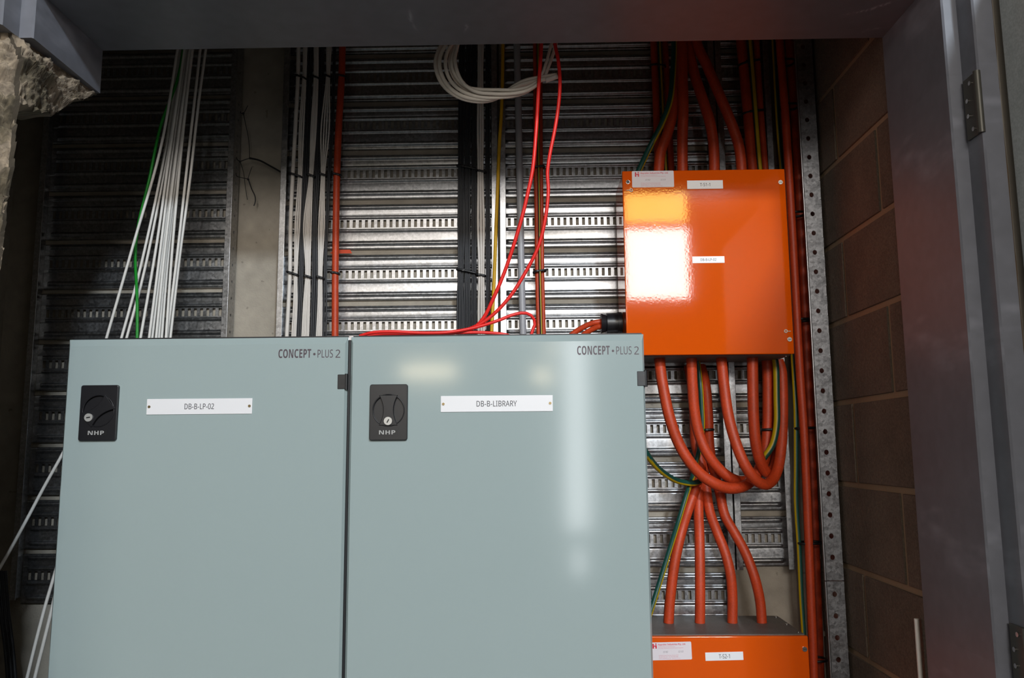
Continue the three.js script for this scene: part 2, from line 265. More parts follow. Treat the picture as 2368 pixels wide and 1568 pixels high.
// broken masonry under the cut jamb
{
  const dbY = [[228, 218], [206, 226], [180, 233], [150, 246], [115, 267], [80, 272]].map(([a, b]) => { const p = atX(a, b, XL - 0.004); return [p.y, -p.z]; });
  const dbOf = (y) => { if (y > dbY[0][0]) return D_REV; for (let i = 0; i + 1 < dbY.length; i++) if (y > dbY[i + 1][0]) { const t = (dbY[i][0] - y) / (dbY[i][0] - dbY[i + 1][0]); return dbY[i][1] + t * (dbY[i + 1][1] - dbY[i][1]); } return 1.40; };
  console.log('rubble', dbY);
  const xeT = [[60, 20], [100, 56], [268, 58], [300, 56], [400, 46], [430, 42], [450, 27], [500, 20], [560, 14], [640, 6], [720, -8], [1000, -30], [1600, -60]];
  const rows = [], N = 230, yTop = YSTUB + 0.001, yBot = 0.9;
  for (let i = 0; i <= N; i++) { const t = i / N; rows.push(yTop + (yBot - yTop) * (0.35 * t + 0.65 * t * t)); }
  const pos = [], uv = [], idx = []; let cols = 0;
  const pyOf = (y, d) => { let lo = -300, hi = 2200; for (let k = 0; k < 40; k++) { const m = (lo + hi) / 2; if (at(60, m, d).y > y) lo = m; else hi = m; } return lo; };
  rows.forEach((y, ri) => {
    const py = pyOf(y, 1.37), db = dbOf(y), [xe] = lin(0, py, xeT), Xe = Math.min(XL + 0.002, at(Math.max(xe, -80), py, 1.37).x);
    const front = Math.min(Xe, XL - 0.004), back = db > 1.405 ? XL - 0.006 : front - 0.05;
    const line = []; const seg = (a, b, n) => { for (let k = 0; k < n; k++) line.push([a[0] + (b[0] - a[0]) * k / n, a[1] + (b[1] - a[1]) * k / n]); };
    seg([-1.26, 1.352], [front, 1.365], 46); seg([front, 1.365], [back, db], 40); seg([back, db], [-1.26, db], 14); line.push([-1.26, db]);
    cols = line.length;
    line.forEach(([x, d], k) => {
      const f = Math.min(1, i01(ri / 4)) , n1 = noise3(x * 24, y * 24, d * 24, 200) - 0.5, n2 = noise3(x * 70, y * 70, d * 70, 210) - 0.5, n3 = noise3(x * 190, y * 190, d * 190, 220) - 0.5;
      const n = f * (0.034 * n1 + 0.030 * n2 + 0.020 * n3), edge = k > 10 && k < 96 ? 1 : 0;
      pos.push(x + edge * n * (k > 40 ? 1 : 0.25) - (k > 44 && ri < 3 ? 0.003 : 0), y + edge * (ri ? 0.6 * f * n : 0), -d + edge * n * (k < 50 ? 1 : 0.5)); uv.push((k < 46 ? x : d), y);
    });
  });
  function i01(t) { return Math.max(0, Math.min(1, t)); }
  for (let i = 0; i < N; i++) for (let k = 0; k + 1 < cols; k++) { const a = i * cols + k, b = a + 1, c = a + cols, d = c + 1; idx.push(a, c, b, b, c, d); }
  const g = new THREE.BufferGeometry(); g.setAttribute('position', new THREE.Float32BufferAttribute(pos, 3)); g.setAttribute('uv', new THREE.Float32BufferAttribute(uv, 2)); g.setIndex(idx); g.computeVertexNormals();
  const m = M.rubble.clone(); m.side = THREE.DoubleSide;
  struct('wall_broken', g, m, 'broken rough masonry under the cut-off left jamb');
}

// ------------------------------------------------------------------ cable trays
const SLAT_H = 0.1232, SLAT_S = 1.045;                  // height of a slat, stretched a little with its pitch
function slatGeo(w) {
  const prof = []; const rib = (c, hw, h) => { for (let i = 0; i <= 8; i++) { const a = -1 + i / 4; prof.push([c + hw * a, h * Math.cos(a * Math.PI / 2) ** 0.7, 1]); } };
  const geos = [], strip = (pr) => {
    const xs = [0, 0.012, 0.0145, 0.018, 0.023, w - 0.023, w - 0.018, w - 0.0145, w - 0.012, w], e = [0, 0, 0.55, 0.9, 1, 1, 0.9, 0.55, 0, 0], pos = [], uv = [], idx = [];
    xs.forEach((x, i) => pr.forEach(([u, z, isRib]) => { pos.push(x - w / 2, SLAT_H / 2 - u, isRib ? z * e[i] : z); uv.push(x, u); }));
    for (let i = 0; i + 1 < xs.length; i++) for (let k = 0; k + 1 < pr.length; k++) { const a = i * pr.length + k, b = a + pr.length; idx.push(a, a + 1, b, b, a + 1, b + 1); }
    const g = new THREE.BufferGeometry(); g.setAttribute('position', new THREE.Float32BufferAttribute(pos, 3)); g.setAttribute('uv', new THREE.Float32BufferAttribute(uv, 2)); g.setIndex(idx); g.computeVertexNormals(); return g.toNonIndexed();
  };
  prof.push([0, -0.008, 0], [0.0005, -0.0015, 0], [0.002, 0, 0]); rib(0.0095, 0.0055, 0.0055); prof.push([0.018, 0, 0], [0.0285, 0, 0], [0.03, -0.0018, 0], [0.0315, 0, 0]); rib(0.0365, 0.0048, 0.004); prof.push([0.0425, 0, 0]);
  geos.push(strip(prof.splice(0)));
  prof.push([0.0665, 0, 0], [0.068, 0, 0]); rib(0.0725, 0.004, 0.0034); prof.push([0.0775, 0, 0], [0.079, -0.0015, 0], [0.0805, 0, 0], [0.1, 0, 0]); rib(0.1085, 0.006, 0.0058); prof.push([0.1165, 0, 0], [0.121, 0, 0], [0.1225, -0.0015, 0], [SLAT_H, -0.008, 0]);
  geos.push(strip(prof.splice(0)));
  const y1 = SLAT_H / 2 - 0.0425, y0 = SLAT_H / 2 - 0.0665, s = new THREE.Shape([[-w / 2, y0], [w / 2, y0], [w / 2, y1], [-w / 2, y1]].map(([x, y]) => new THREE.Vector2(x, y)));
  const n = Math.floor((w - 0.02) / 0.0172);
  for (let i = 0; i < n; i++) { const x = (i - (n - 1) / 2) * 0.0172, a = 0.0041; s.holes.push(new THREE.Path([[x - a, y0 + 0.002], [x - a, y1 - 0.001], [x + a, y1 - 0.001], [x + a, y0 + 0.002]].map(([p, q]) => new THREE.Vector2(p, q)))); }
  const h = new THREE.ExtrudeGeometry(s, { depth: 0.0015, bevelEnabled: false }); h.translate(0, 0, -0.0015); geos.push(boxUV(h));
  return mergeGeometries(geos.map((g) => { const q = g.index ? g.toNonIndexed() : g; for (const k of Object.keys(q.attributes)) if (!['position', 'normal', 'uv'].includes(k)) q.deleteAttribute(k); return q; }));
}
function holedPlate(w, h, t, r, pitch, x0) {             // plate in xy with a column of round holes
  const s = new THREE.Shape([[0, 0], [w, 0], [w, h], [0, h]].map(([x, y]) => new THREE.Vector2(x, y)));
  for (let y = h - pitch * 0.6; y > r * 2; y -= pitch) { const p = new THREE.Path(); p.absellipse(x0 ?? w / 2, y, r, r * 1.15, 0, 2 * Math.PI, true); p.curves[0].getPoints; s.holes.push(new THREE.Path(p.getPoints(8))); }
  return boxUV(new THREE.ExtrudeGeometry(s, { depth: t, bevelEnabled: false }));
}
// rows: y of a slot row, number of slats above and below it
function tray(name, x0, x1, yRow, ROW, nUp, nDown, yTop, yBot, label) {
  const t = thing(name, label, 'cable tray', null, V3((x0 + x1) / 2, yBot, -D_TRAY)), w = x1 - x0, g = slatGeo(w - 0.004);
  for (let k = -nDown; k <= nUp; k++) { const m = mesh('slat', g, M.zinc, t); m.position.set(0, yRow + k * ROW - yBot - (SLAT_H / 2 - 0.0545) * SLAT_S, 0); m.scale.y = SLAT_S; }
  for (const s of [-1, 1]) {
    const side = holedPlate(0.045, yTop - yBot, 0.0016, 0.0035, 0.0465, 0.024); side.rotateY(-Math.PI / 2); // plate x -> z
    side.translate(s * w / 2 + (s > 0 ? 0 : 0.0016) , 0, 0.0);
    mesh('side_flange', side, M.zinc, t);
    mesh('flange_lip', box(s > 0 ? w / 2 - 0.0165 : -w / 2, s > 0 ? w / 2 : -w / 2 + 0.0165, 0, yTop - yBot, 0.045, 0.0475, 0.001), M.zinc, t);
  }
  return t;
}
const rowT2 = at(850, 518, D_TRAY).y, rowT1 = at(420, 494, D_TRAY).y, rowT3 = at(1340, 512, D_TRAY).y;
console.log('rows', [180, 294, 402, 518, 637, 755].map((y) => at(850, y, D_TRAY).y), 'T3', [176, 284, 400, 512, 630, 753].map((y) => at(1340, y, D_TRAY).y), [872, 999, 1125, 1252, 1380].map((y) => at(1600, y, D_TRAY).y), 'T1', [272, 381, 494, 606.6, 724].map((y) => at(420, y, D_TRAY).y), [843, 961, 1083, 1204, 1330].map((y) => at(110, y, D_TRAY).y));
const DL = D_TRAY - 0.046;
const TR = {
  t1: [at(75, 640, DL).x, at(533, 560, DL).x], t2: [at(646, 500, DL).x, at(1151, 500, DL).x], t3: [at(1156, 500, DL).x, at(1694, 1150, DL).x], t4: [at(1697, 1150, DL).x, at(1831, 1150, DL).x],
};
console.log('trays', TR);
tray('cable_tray', ...TR.t1, rowT1, 0.1411, 4, 7, RC, at(100, 1388, DL).y, 'wide galvanised cable tray at the far left behind the fanned white wires');
tray('cable_tray', ...TR.t2, rowT2, 0.1442, 4, 3, RC, at(900, 1200, DL).y, 'wide galvanised cable tray carrying the tied white and black cables and one orange cable');
tray('cable_tray', ...TR.t3, rowT3, 0.1439, 4, 7, RC, at(1600, 1430, DL).y, 'wide galvanised cable tray behind the upper orange box and the grey conduit');
tray('cable_tray', ...TR.t4, rowT3, 0.1439, 4, 6, RC, at(1760, 1318, DL).y, 'narrow galvanised cable tray right of the orange cable loops');

// perforated rail beside the block wall, in two lengths
{
  const D = 2.03, x0 = (at(1863, 514, D).x + at(1886, 943, D).x + at(1900, 1283, D).x) / 3, yj = at(1920, 1343, D).y, w = 0.045;
  for (const [a, b, label] of [[yj + 0.001, RC, 'long perforated galvanised rail beside the block wall'], [0.3, yj - 0.001, 'short lower length of perforated rail under the joint beside the block wall']]) {
    const t = thing('perforated_rail', label, 'rail', null, V3(x0, a, -D)), h = b - a;
    mesh('plate', moved(holedPlate(w, h, 0.002, 0.0055, 0.0502, 0.021), 0, 0, 0), M.zinc, t);
    mesh('rolled_edge', moved(cyl(0.0028, h, 'y', 12), 0.001, h / 2, 0.0015), M.zinc, t);
    mesh('side_flange', box(w - 0.002, w, 0, h, -0.14, 0), M.zinc, t);
    const tabs = []; for (let y = h - 0.03; y > 0.02; y -= 0.0502) tabs.push(box(w - 0.004, w - 0.0005, y - 0.013, y + 0.013, 0.002, 0.004, 0.0008), box(0.003, w - 0.004, y + 0.0245, y + 0.0255, 0.0019, 0.0026));
    mesh('pressed_tabs', mergeGeometries(tabs), M.zinc, t);
  }
}

// ------------------------------------------------------------------ distribution boards
const fontB = await new FontLoader().loadAsync('fonts/droid/droid_sans_bold.typeface.json');
const fontR = await new FontLoader().loadAsync('fonts/droid/droid_sans_regular.typeface.json');
function text(str, font, w, h, z) {                      // lettering fitted into a w x h box, centred
  const g = new TextGeometry(str, { font, size: 1, depth: 0.02, curveSegments: 4, bevelEnabled: false }); g.computeBoundingBox(); const b = g.boundingBox;
  g.translate(-(b.min.x + b.max.x) / 2, -(b.min.y + b.max.y) / 2, 0); g.scale(w / (b.max.x - b.min.x), h / (b.max.y - b.min.y), 0.01); g.translate(0, 0, z); return g;
}
function bevelPanel(x0, x1, y0, y1, z0, z1, bl, br, bt, bb, step) { // front face inset by bl.. at z1; sloping rim back to z1-step; straight sides to z0
  const A = [[x0 + bl, y0 + bb, z1], [x1 - br, y0 + bb, z1], [x1 - br, y1 - bt, z1], [x0 + bl, y1 - bt, z1]], B = [[x0, y0, z1 - step], [x1, y0, z1 - step], [x1, y1, z1 - step], [x0, y1, z1 - step]], C = B.map(([x, y]) => [x, y, z0]), pos = [];
  const quad = (a, b, c, d) => pos.push(...a, ...b, ...c, ...a, ...c, ...d);
  quad(A[0], A[1], A[2], A[3]); quad(C[1], C[0], C[3], C[2]);
  for (let i = 0; i < 4; i++) { const j = (i + 1) % 4; quad(B[i], B[j], A[j], A[i]); quad(C[i], C[j], B[j], B[i]); }
  const g = new THREE.BufferGeometry(); g.setAttribute('position', new THREE.Float32BufferAttribute(pos, 3)); g.computeVertexNormals(); g.setAttribute('uv', new THREE.Float32BufferAttribute(new Float32Array(pos.length / 3 * 2), 2)); return boxUV(g);
}
const DC = 1.70, CAB_Y = (at(480, 783, DC).y + at(1150, 774, DC).y) / 2, CAB_B = 1.975;
const cabX = [at(143, 1000, DC).x, at(802, 1050, DC).x, at(1497, 1050, DC).x];
console.log('cab', CAB_Y, cabX);
function handle(t, px, py, turn) {
  const p = at(px, py, DC).sub(t.position), w = 0.0385, h = 0.057, R = 0.0335;
  const s = new THREE.Shape(), r = 0.004; s.moveTo(-w + r, -h); s.lineTo(w - r, -h); s.quadraticCurveTo(w, -h, w, -h + r); s.lineTo(w, h - r); s.quadraticCurveTo(w, h, w - r, h); s.lineTo(-w + r, h); s.quadraticCurveTo(-w, h, -w, h - r); s.lineTo(-w, -h + r); s.quadraticCurveTo(-w, -h, -w + r, -h);
  const hole = new THREE.Path(); hole.absarc(0, 0.004, R, 0, 2 * Math.PI, true); s.holes.push(hole);
  const g = new THREE.ExtrudeGeometry(s, { depth: 0.005, bevelEnabled: true, bevelSize: 0.0012, bevelThickness: 0.0015, bevelSegments: 2, curveSegments: 24 });
  const pl = mesh('handle_plate', g, M.plastic, t); pl.position.set(p.x, p.y, 0.0005);
  mesh('recess_cup', moved(cyl(R + 0.0005, 0.001, 'z', 40), 0, 0.004, 0.0008), M.plastic, pl);
  const ring = new THREE.TorusGeometry(R - 0.0005, 0.0012, 8, 48); mesh('rim', moved(ring, 0, 0.004, 0.0065), M.plastic, pl);
  const k = new THREE.Shape(), a = 0.50, n = 14, pt = []; // waisted grip across the cup
  for (let i = 0; i <= n; i++) { const y = -1 + 2 * i / n; pt.push([0.0095 + 0.0085 * y * y, y * 0.0305]); }
  k.moveTo(pt[0][0], pt[0][1]); for (const q of pt) k.lineTo(q[0], q[1]); for (const q of pt.slice().reverse()) k.lineTo(-q[0], q[1]); k.closePath();
  const kg = new THREE.ExtrudeGeometry(k, { depth: 0.006, bevelEnabled: true, bevelSize: 0.0012, bevelThickness: 0.0016, bevelSegments: 2 }); kg.rotateZ(turn); kg.translate(0, 0.004, 0.0012); mesh('turn_grip', kg, M.plastic, pl);
  const q = V3(0, -0.0225, 0).applyAxisAngle(V3(0, 0, 1), turn); const lk = moved(cyl(0.0085, 0.004, 'z', 28), q.x, q.y + 0.004, 0.0098);
  mesh('key_lock', lk, mat(0xc2c1be, 0.35, { metalness: 0.35 }), pl);
  const sl = box(-0.0012, 0.0012, -0.004, 0.004, 0.0112, 0.0122); sl.rotateZ(turn - 0.5); sl.translate(q.x, q.y + 0.004, 0); mesh('key_slot', sl, M.black, pl);
  mesh('logo_plate', box(-0.021, 0.021, -0.047, -0.0365, 0.0062, 0.0068), M.black, pl);
  mesh('lettering', moved(text('NHP', fontB, 0.034, 0.0085, 0.0069), -0.002, -0.0418, 0), mat(0xa8a8a8, 0.45), pl);
}
function namePlate(t, x0, x1, y0, y1, str, tw) {
  const a = at(x0, y0, DC), b = at(x1, y1, DC), p = mesh('name_plate', new RoundedBoxGeometry(b.x - a.x, a.y - b.y, 0.0016, 2, 0.0004), M.label, t), w = b.x - a.x;
  p.position.set((a.x + b.x) / 2 - t.position.x, (a.y + b.y) / 2 - t.position.y, 0.0010);
  mesh('lettering', text(str, fontR, tw, 0.0118, 0.0009), M.ink, p);
  for (const s of [-1, 1]) mesh('screw', moved(cyl(0.0028, 0.0015, 'z', 14), s * (w / 2 - 0.0055), 0, 0.0014), M.brass, p);
}
function cabinet(i, label) {
  const x0 = cabX[i] + (i ? 0.0032 : 0), x1 = cabX[i + 1] - (i ? 0 : 0.0032), t = thing('distribution_board', label, 'switchboard', null, V3((x0 + x1) / 2, 0, -DC)), w = (x1 - x0) / 2;
  mesh('body', box(-w + 0.006, w - 0.006, 0.08, CAB_Y - 0.004, -(CAB_B - DC), -0.024, 0.003), M.paint, t);
  mesh('plinth', box(-w + 0.01, w - 0.01, 0, 0.08, -(CAB_B - DC), -0.04), M.black, t);
  mesh('gasket', box(-w + 0.002, w - 0.002, 0.09, CAB_Y + 0.0042, -0.024, -0.018), M.gasket, t);
  mesh('door', bevelPanel(-w, w, 0.09, CAB_Y, -0.018, 0, 0.0055, 0.0045, 0.0145, 0.01, 0.0075), M.paint, t);
  if (i === 0) mesh('edge_seal', box(w + 0.0002, w + 0.0058, 0.09, CAB_Y - 0.006, -0.02, -0.0075, 0.0015), M.gasket, t);
  for (const [px, py] of i ? [[885, 770], [1150, 769]] : [[245, 783], [490, 779], [745, 775]]) {
    const p = at(px, py, 1.78); const b = mesh('top_bolt', moved(cyl(0.008, 0.006, 'y', 6), p.x - t.position.x, CAB_Y - 0.001, -0.08), M.black, t); b.position.y = 0.0;
  }
  return t;
}
{
  const t = cabinet(0, 'pale grey-green distribution board with the DB-B-LP-02 plate');
  handle(t, 231, 955, -52 * DEG);
  namePlate(t, 341, 583, 923, 957, 'DB-B-LP-02', at(496, 940, DC).x - at(428, 940, DC).x);
  const u = cabinet(1, 'pale grey-green distribution board with the DB-B-LIBRARY plate');
  handle(u, 899.5, 953.5, 0);
  namePlate(u, 1019.5, 1278.5, 916, 951, 'DB-B-LIBRARY', at(1196, 933, DC).x - at(1103, 933, DC).x);
  for (const [c, dx, py, hx, hy] of [[t, 0, 818, 791, 883], [u, 690.5, 810.5, 1484, 875.5]]) {
    const add = (str, f, a, b, hpx) => { const p = at(a + dx, py, DC), q = at(b + dx, py, DC); mesh('lettering', moved(text(str, f, q.x - p.x, hpx * DC / F, 0.0001), (p.x + q.x) / 2 - c.position.x, p.y - c.position.y, 0), M.brown, c); };
    add('CONCEPT', fontB, 644, 719.5, 21); add('PLUS', fontR, 734.5, 770, 19); add('2', fontR, 776, 787, 19);
    const d = at(727 + dx, py + 1, DC); mesh('lettering', moved(cyl(0.0026, 0.0002, 'z', 16), d.x - c.position.x, d.y - c.position.y, 0.0002), M.brown, c);
    const k = at(hx, hy, DC), hg = mesh('door_hinge', box(-0.0095, 0.0095, -0.0155, 0.0155, -0.006, 0.001, 0.0012), c === t ? M.plastic : M.darkGrey, c); hg.position.set(k.x - c.position.x, k.y - c.position.y, 0);
    mesh('hinge_pocket', box(-0.003, 0.0065, -0.0062, 0.0062, 0.0008, 0.0013), M.black, hg);
    mesh('hinge_pin', moved(cyl(0.0035, 0.034, 'y', 14), 0.0085, 0, -0.002), M.black, hg);
  }
}

// ------------------------------------------------------------------ orange boxes
function stickerTex(day) {
  const c = document.createElement('canvas'); c.width = 1024; c.height = 376; const x = c.getContext('2d');
  x.fillStyle = '#e4dce2'; x.fillRect(0, 0, 1024, 376);
  x.fillStyle = '#d2283c'; x.fillRect(72, 26, 36, 104); x.fillRect(140, 56, 36, 74); x.fillRect(140, 22, 36, 24); x.fillRect(100, 66, 50, 22);
  x.font = 'bold 50px sans-serif'; x.fillText('Haycolec Industries Pty. Ltd.', 206, 66, 740);
  x.fillStyle = '#d88a98'; x.font = '25px sans-serif'; x.fillText('Electrical design and manufacture of', 210, 104, 540); x.fillText('low voltage switchboards and control panel equipment', 210, 134, 740);
  x.fillStyle = '#77707a'; x.font = 'italic 50px serif'; x.fillText('13 82', 318, 222); x.fillText(day, 690, 222);
  x.fillStyle = '#d88a98'; x.font = '27px sans-serif'; x.fillText('82 Mason Street Thornton Victoria 3074', 214, 288, 600); x.fillText('Tel: (03) 9482 4211  Fax: (03) 9482 4085', 214, 320, 690); x.fillText('Email: sales@ind.com.au   www.ind.com.au', 214, 352, 750);
  const t = new THREE.CanvasTexture(c); t.colorSpace = THREE.SRGBColorSpace; return t;
}
function roundedPlate(w, h, t, r) {
  const s = new THREE.Shape(), a = w / 2, b = h / 2; s.moveTo(-a + r, -b); s.lineTo(a - r, -b); s.quadraticCurveTo(a, -b, a, -b + r); s.lineTo(a, b - r); s.quadraticCurveTo(a, b, a - r, b); s.lineTo(-a + r, b); s.quadraticCurveTo(-a, b, -a, b - r); s.lineTo(-a, -b + r); s.quadraticCurveTo(-a, -b, -a + r, -b);
  const g = new THREE.ExtrudeGeometry(s, { depth: t, bevelEnabled: false }), p = g.attributes.position, uv = g.attributes.uv; for (let i = 0; i < p.count; i++) uv.setXY(i, p.getX(i) / w + 0.5, p.getY(i) / h + 0.5); return g;
}
function orangeBox(label, x0, x1, y0, y1, D, spec) {
  const t = thing('junction_box', label, 'junction box', null, V3((x0 + x1) / 2, y0, -D)), w = (x1 - x0) / 2, h = y1 - y0, back = -(D_TRAY - 0.0495 - D);
  mesh('body', box(-w + 0.002, w - 0.002, 0.002, h - 0.002, back, -0.014, 0.001), M.orange, t);
  mesh('cover', box(-w, w, 0, h, -0.013, 0, 0.0025), M.orange, t);
  const gp = mesh('gland_plate', box(-w + 0.004, w - 0.004, spec.plateY(h) - 0.0015, spec.plateY(h) + 0.0015, back + 0.002, -0.014), M.gland, t);
  for (const sx of [-1, 1]) for (let k = 0; k < 3; k++) mesh('screw', moved(cyl(0.004, 0.003, 'y', 12), sx * (w - 0.012), spec.plateY(h) + spec.side * 0.002, back + 0.02 + k * (-back - 0.05) / 2), M.chrome, gp);
  const put = (px, py) => at(px, py, D).sub(t.position);
  for (const [px, py] of spec.screws) { const p = put(px, py), s = mesh('cover_screw', moved(cyl(0.0055, 0.003, 'z', 16), p.x, p.y, 0.001), M.chrome, t); mesh('screw_slot', box(p.x - 0.0035, p.x + 0.0035, p.y - 0.0006, p.y + 0.0006, 0.0024, 0.0027), M.black, s); }
  for (const [px, py] of spec.holes ?? []) { const p = put(px, py), s = mesh('screw_hole', moved(cyl(0.0045, 0.0012, 'z', 16), p.x, p.y, 0.0001), M.black, t); mesh('hole_rim', moved(new THREE.TorusGeometry(0.0046, 0.0008, 6, 20), p.x, p.y, 0.0007), M.chrome, s); }
  for (const [px, py, dir] of spec.eyelets ?? []) { const p = put(px, py), e = mesh('eyelet_tag', moved(new THREE.TorusGeometry(0.0033, 0.0014, 8, 20), p.x, p.y, 0.0012), M.cream, t); mesh('tail', moved(cyl(0.0009, 0.008, 'x', 8), p.x + dir * 0.008, p.y + (dir > 0 ? -0.0004 : 0), 0.0012), M.cream, e); }
  {
    const [a, b, c, d] = spec.sticker, p = put(a, b), q = put(c, d), s = mesh('sticker', roundedPlate(q.x - p.x, p.y - q.y, 0.0003, 0.003), mat(0xffffff, 0.5, { map: stickerTex(spec.day) }), t); s.position.set((p.x + q.x) / 2, (p.y + q.y) / 2, 0.0001); s.rotation.z = spec.tilt ?? 0;
  }
  for (const [a, b, c, d, str, tw, th] of spec.labels) {
    const p = put(a, b), q = put(c, d), s = mesh('label_plate', new RoundedBoxGeometry(q.x - p.x, p.y - q.y, 0.0012, 2, 0.0003), M.label, t); s.position.set((p.x + q.x) / 2, (p.y + q.y) / 2, 0.0007); s.rotation.z = spec.tilt ?? 0;
    mesh('lettering', text(str, fontR, tw * D / F, th * D / F, 0.0007), M.ink, s);
  }
  return t;
}
const D1 = 1.98, D2 = 1.93;
const B1 = { x0: (at(1438.5, 400, D1).x + at(1449.5, 800, D1).x) / 2, x1: (at(1815, 400, D1).x + at(1837, 810, D1).x) / 2, y1: (at(1438, 393, D1).y + at(1815, 393, D1).y) / 2, y0: (at(1490, 820, D1).y + at(1838, 820, D1).y) / 2 };
const B2 = { x1: at(1870, 1500, D2).x, y1: at(1690, 1471.5, D2).y }; B2.x0 = cabX[2] + 0.003; B2.y0 = B2.y1 - 0.45;
console.log('boxes', B1, B2);
const ub = orangeBox('upper glossy orange metal junction box labelled T-S1-1', B1.x0, B1.x1, B1.y0, B1.y1, D1, {
  plateY: () => 0.0, side: -1, screws: [[1804.5, 422], [1825.5, 785]], holes: [[1452, 421]], eyelets: [[1459.5, 440, -1], [1817, 766, 1]], sticker: [1461, 396, 1559, 432.5], day: '12-13',
  labels: [[1588.5, 418, 1672, 436.5, 'T-S1-1', 24, 8], [1600.5, 593.5, 1675.5, 608, 'DB-B-LP-02', 37, 6.5]],
});
orangeBox('lower orange metal junction box labelled T-S2-1, partly behind the grey boards', B2.x0, B2.x1, B2.y0, B2.y1, D2, {
  plateY: (h) => h, side: 1, screws: [[1860.5, 1501]], holes: [], eyelets: [], sticker: [1502, 1485, 1600, 1526], day: '12-13', tilt: 0.022,
  labels: [[1630.5, 1508, 1719, 1527, 'T-S2-1', 24, 9]],
});
// black gland on the side of the upper box
{
  const p = at(1411, 748, 2.08), t = thing('cable_gland', 'black round plastic cable gland on the left side of the upper orange box', 'cable gland', null, V3(B1.x0, p.y, -2.08));
  const L = B1.x0 - at(1390, 748, 2.08).x;
  mesh('nut', moved(cyl(0.027, L * 0.62, 'x', 8), -L * 0.42, 0, 0), M.plastic, t); mesh('collar', moved(cyl(0.029, L * 0.2, 'x', 28), -L * 0.1, 0, 0), M.plastic, t); mesh('dome', moved(cyl(0.02, L * 0.3, 'x', 28, 0.026), -L * 0.86, 0, 0), M.plastic, t);
}

// ------------------------------------------------------------------ cables
// fanned white wires at the left
{
  const wires = [
    [[412, 105], [372, 340], [307, 570], [247, 779]], [[418, 105], [378, 370], [322, 630], [281, 781]], [[423, 105], [384, 370], [333, 630], [293, 781]], [[428, 105], [390, 370], [363, 560], [325, 781]],
    [[432, 105], [396, 370], [373, 560], [345, 781]], [[436, 105], [400, 370], [380, 540], [352, 781]], [[440, 105], [406, 370], [380, 590], [361, 781]], [[443, 105], [411, 370], [384, 590], [367, 781]],
    [[447, 105], [413, 370], [390, 580], [374, 781]], [[445, 105], [417, 370], [398, 580], [384, 781]], [[464, 105], [449, 240], [431, 400], [411, 580], [386, 781]], [[477, 105], [459, 240], [440, 410], [416, 590], [394, 781]],
  ];
  wires.forEach((w, i) => {
    const d = (k) => 2.0 - 0.05 * k + (i % 3) * 0.012 + (i === 0 ? -0.02 : 0), n = w.length - 1, pts = w.map(([x, y], k) => at(x, y, d(k / n))), top = pts[0].clone(), end = pts[n].clone();
    top.lerp(pts[1], -1.2); end.lerp(pts[n - 1], -0.12);
    cable('white_wire', [top, ...pts, end], 0.0034, M.whiteWire, i === 0 ? 'leftmost of the white wires fanning down behind the left board' : i === 11 ? 'rightmost of the white wires fanning down behind the left board' : i === 10 ? 'left wire of the separate right pair fanning down behind the left board' : `${ORD[i]} white wire from the left in the fan behind the left board`, 'fanned white wires', { cat: 'wire', step: 0.02 });
  });
  cable('green_wire', [up([424, 110, 2.0], 0.25), [424, 110, 2.0], [410, 185, 1.995], [372, 290, 1.985], [345, 415, 1.975], [320, 520, 1.99], [313, 585, 1.985], [317, 690, 1.95], [317, 781, 1.94], up([317, 781, 1.94], -0.02)], 0.0036, M.green, 'bright green wire among the fanned white wires', null, { cat: 'wire' });
  cable('white_wire', [[150, 1040, 1.86], [138, 1062, 1.85], [100, 1130, 1.84], [60, 1205, 1.83], [0, 1312, 1.82], [-60, 1400, 1.82]], 0.0036, M.whiteWire, 'white wire slanting down to the left edge beside the left board', null, { cat: 'wire' });
  cable('white_wire', [[140, 1280, 1.84], [128, 1322, 1.84], [105, 1400, 1.83], [84, 1480, 1.82], [62, 1570, 1.82], [45, 1640, 1.82]], 0.0036, M.whiteWire, 'left one of two white wires low beside the left board', null, { cat: 'wire' });
  cable('white_wire', [[138, 1330, 1.84], [122, 1400, 1.83], [100, 1490, 1.82], [80, 1570, 1.82], [66, 1640, 1.82]], 0.0038, M.whiteWire, 'right one of two white wires low beside the left board', null, { cat: 'wire' });
  for (let i = 0; i < 3; i++) cable('dark_cable', [[-6 + i * 9, 1320, 2.0], [2 + i * 9, 1420, 1.99], [12 + i * 9, 1500, 1.98], [20 + i * 9, 1600, 1.97]], 0.004, M.darkGrey, `${['leftmost', 'middle', 'rightmost'][i]} thin dark cable in the bottom left corner`, 'dark cables in the bottom left corner');
}
// tied strands on the second tray
function strand(name, n, r, m, table, d, label, group, o) {
  for (let i = 0; i < n; i++) {
    const pts = table.map(([py, c, w], k) => { const s = n > 1 ? (i / (n - 1) - 0.5) * Math.max(0, w - 2 * r * F / d) : 0; return at(c + s + (k % 2 ? 0 : 0.6 * (rnd() - 0.5)), py, d - (i % 2) * r * 0.9 - (k % 2) * 0.001 * rnd()); });
    const top = pts[0].clone(); top.y = RC - 0.01; top.x += 0.0;
    cable(name, [top, ...pts], r, m, n > 1 ? `${n === 2 ? ['left', 'right'][i] : i === 0 ? 'leftmost' : i === n - 1 ? 'rightmost' : ORD[i]} ${label}` : label, n > 1 ? group : null, { step: 0.02, rad: 8, ...o });
  }
}
const DS = 2.15;
strand('flat_white_cable', 1, 0.0056, M.white, [[100, 691, 11], [178, 689, 11], [300, 683, 12], [405, 677, 12], [520, 672, 11], [632, 670.5, 11], [700, 667, 11], [800, 662, 12]], DS, 'thick white cable at the left end of the tied strands', null);
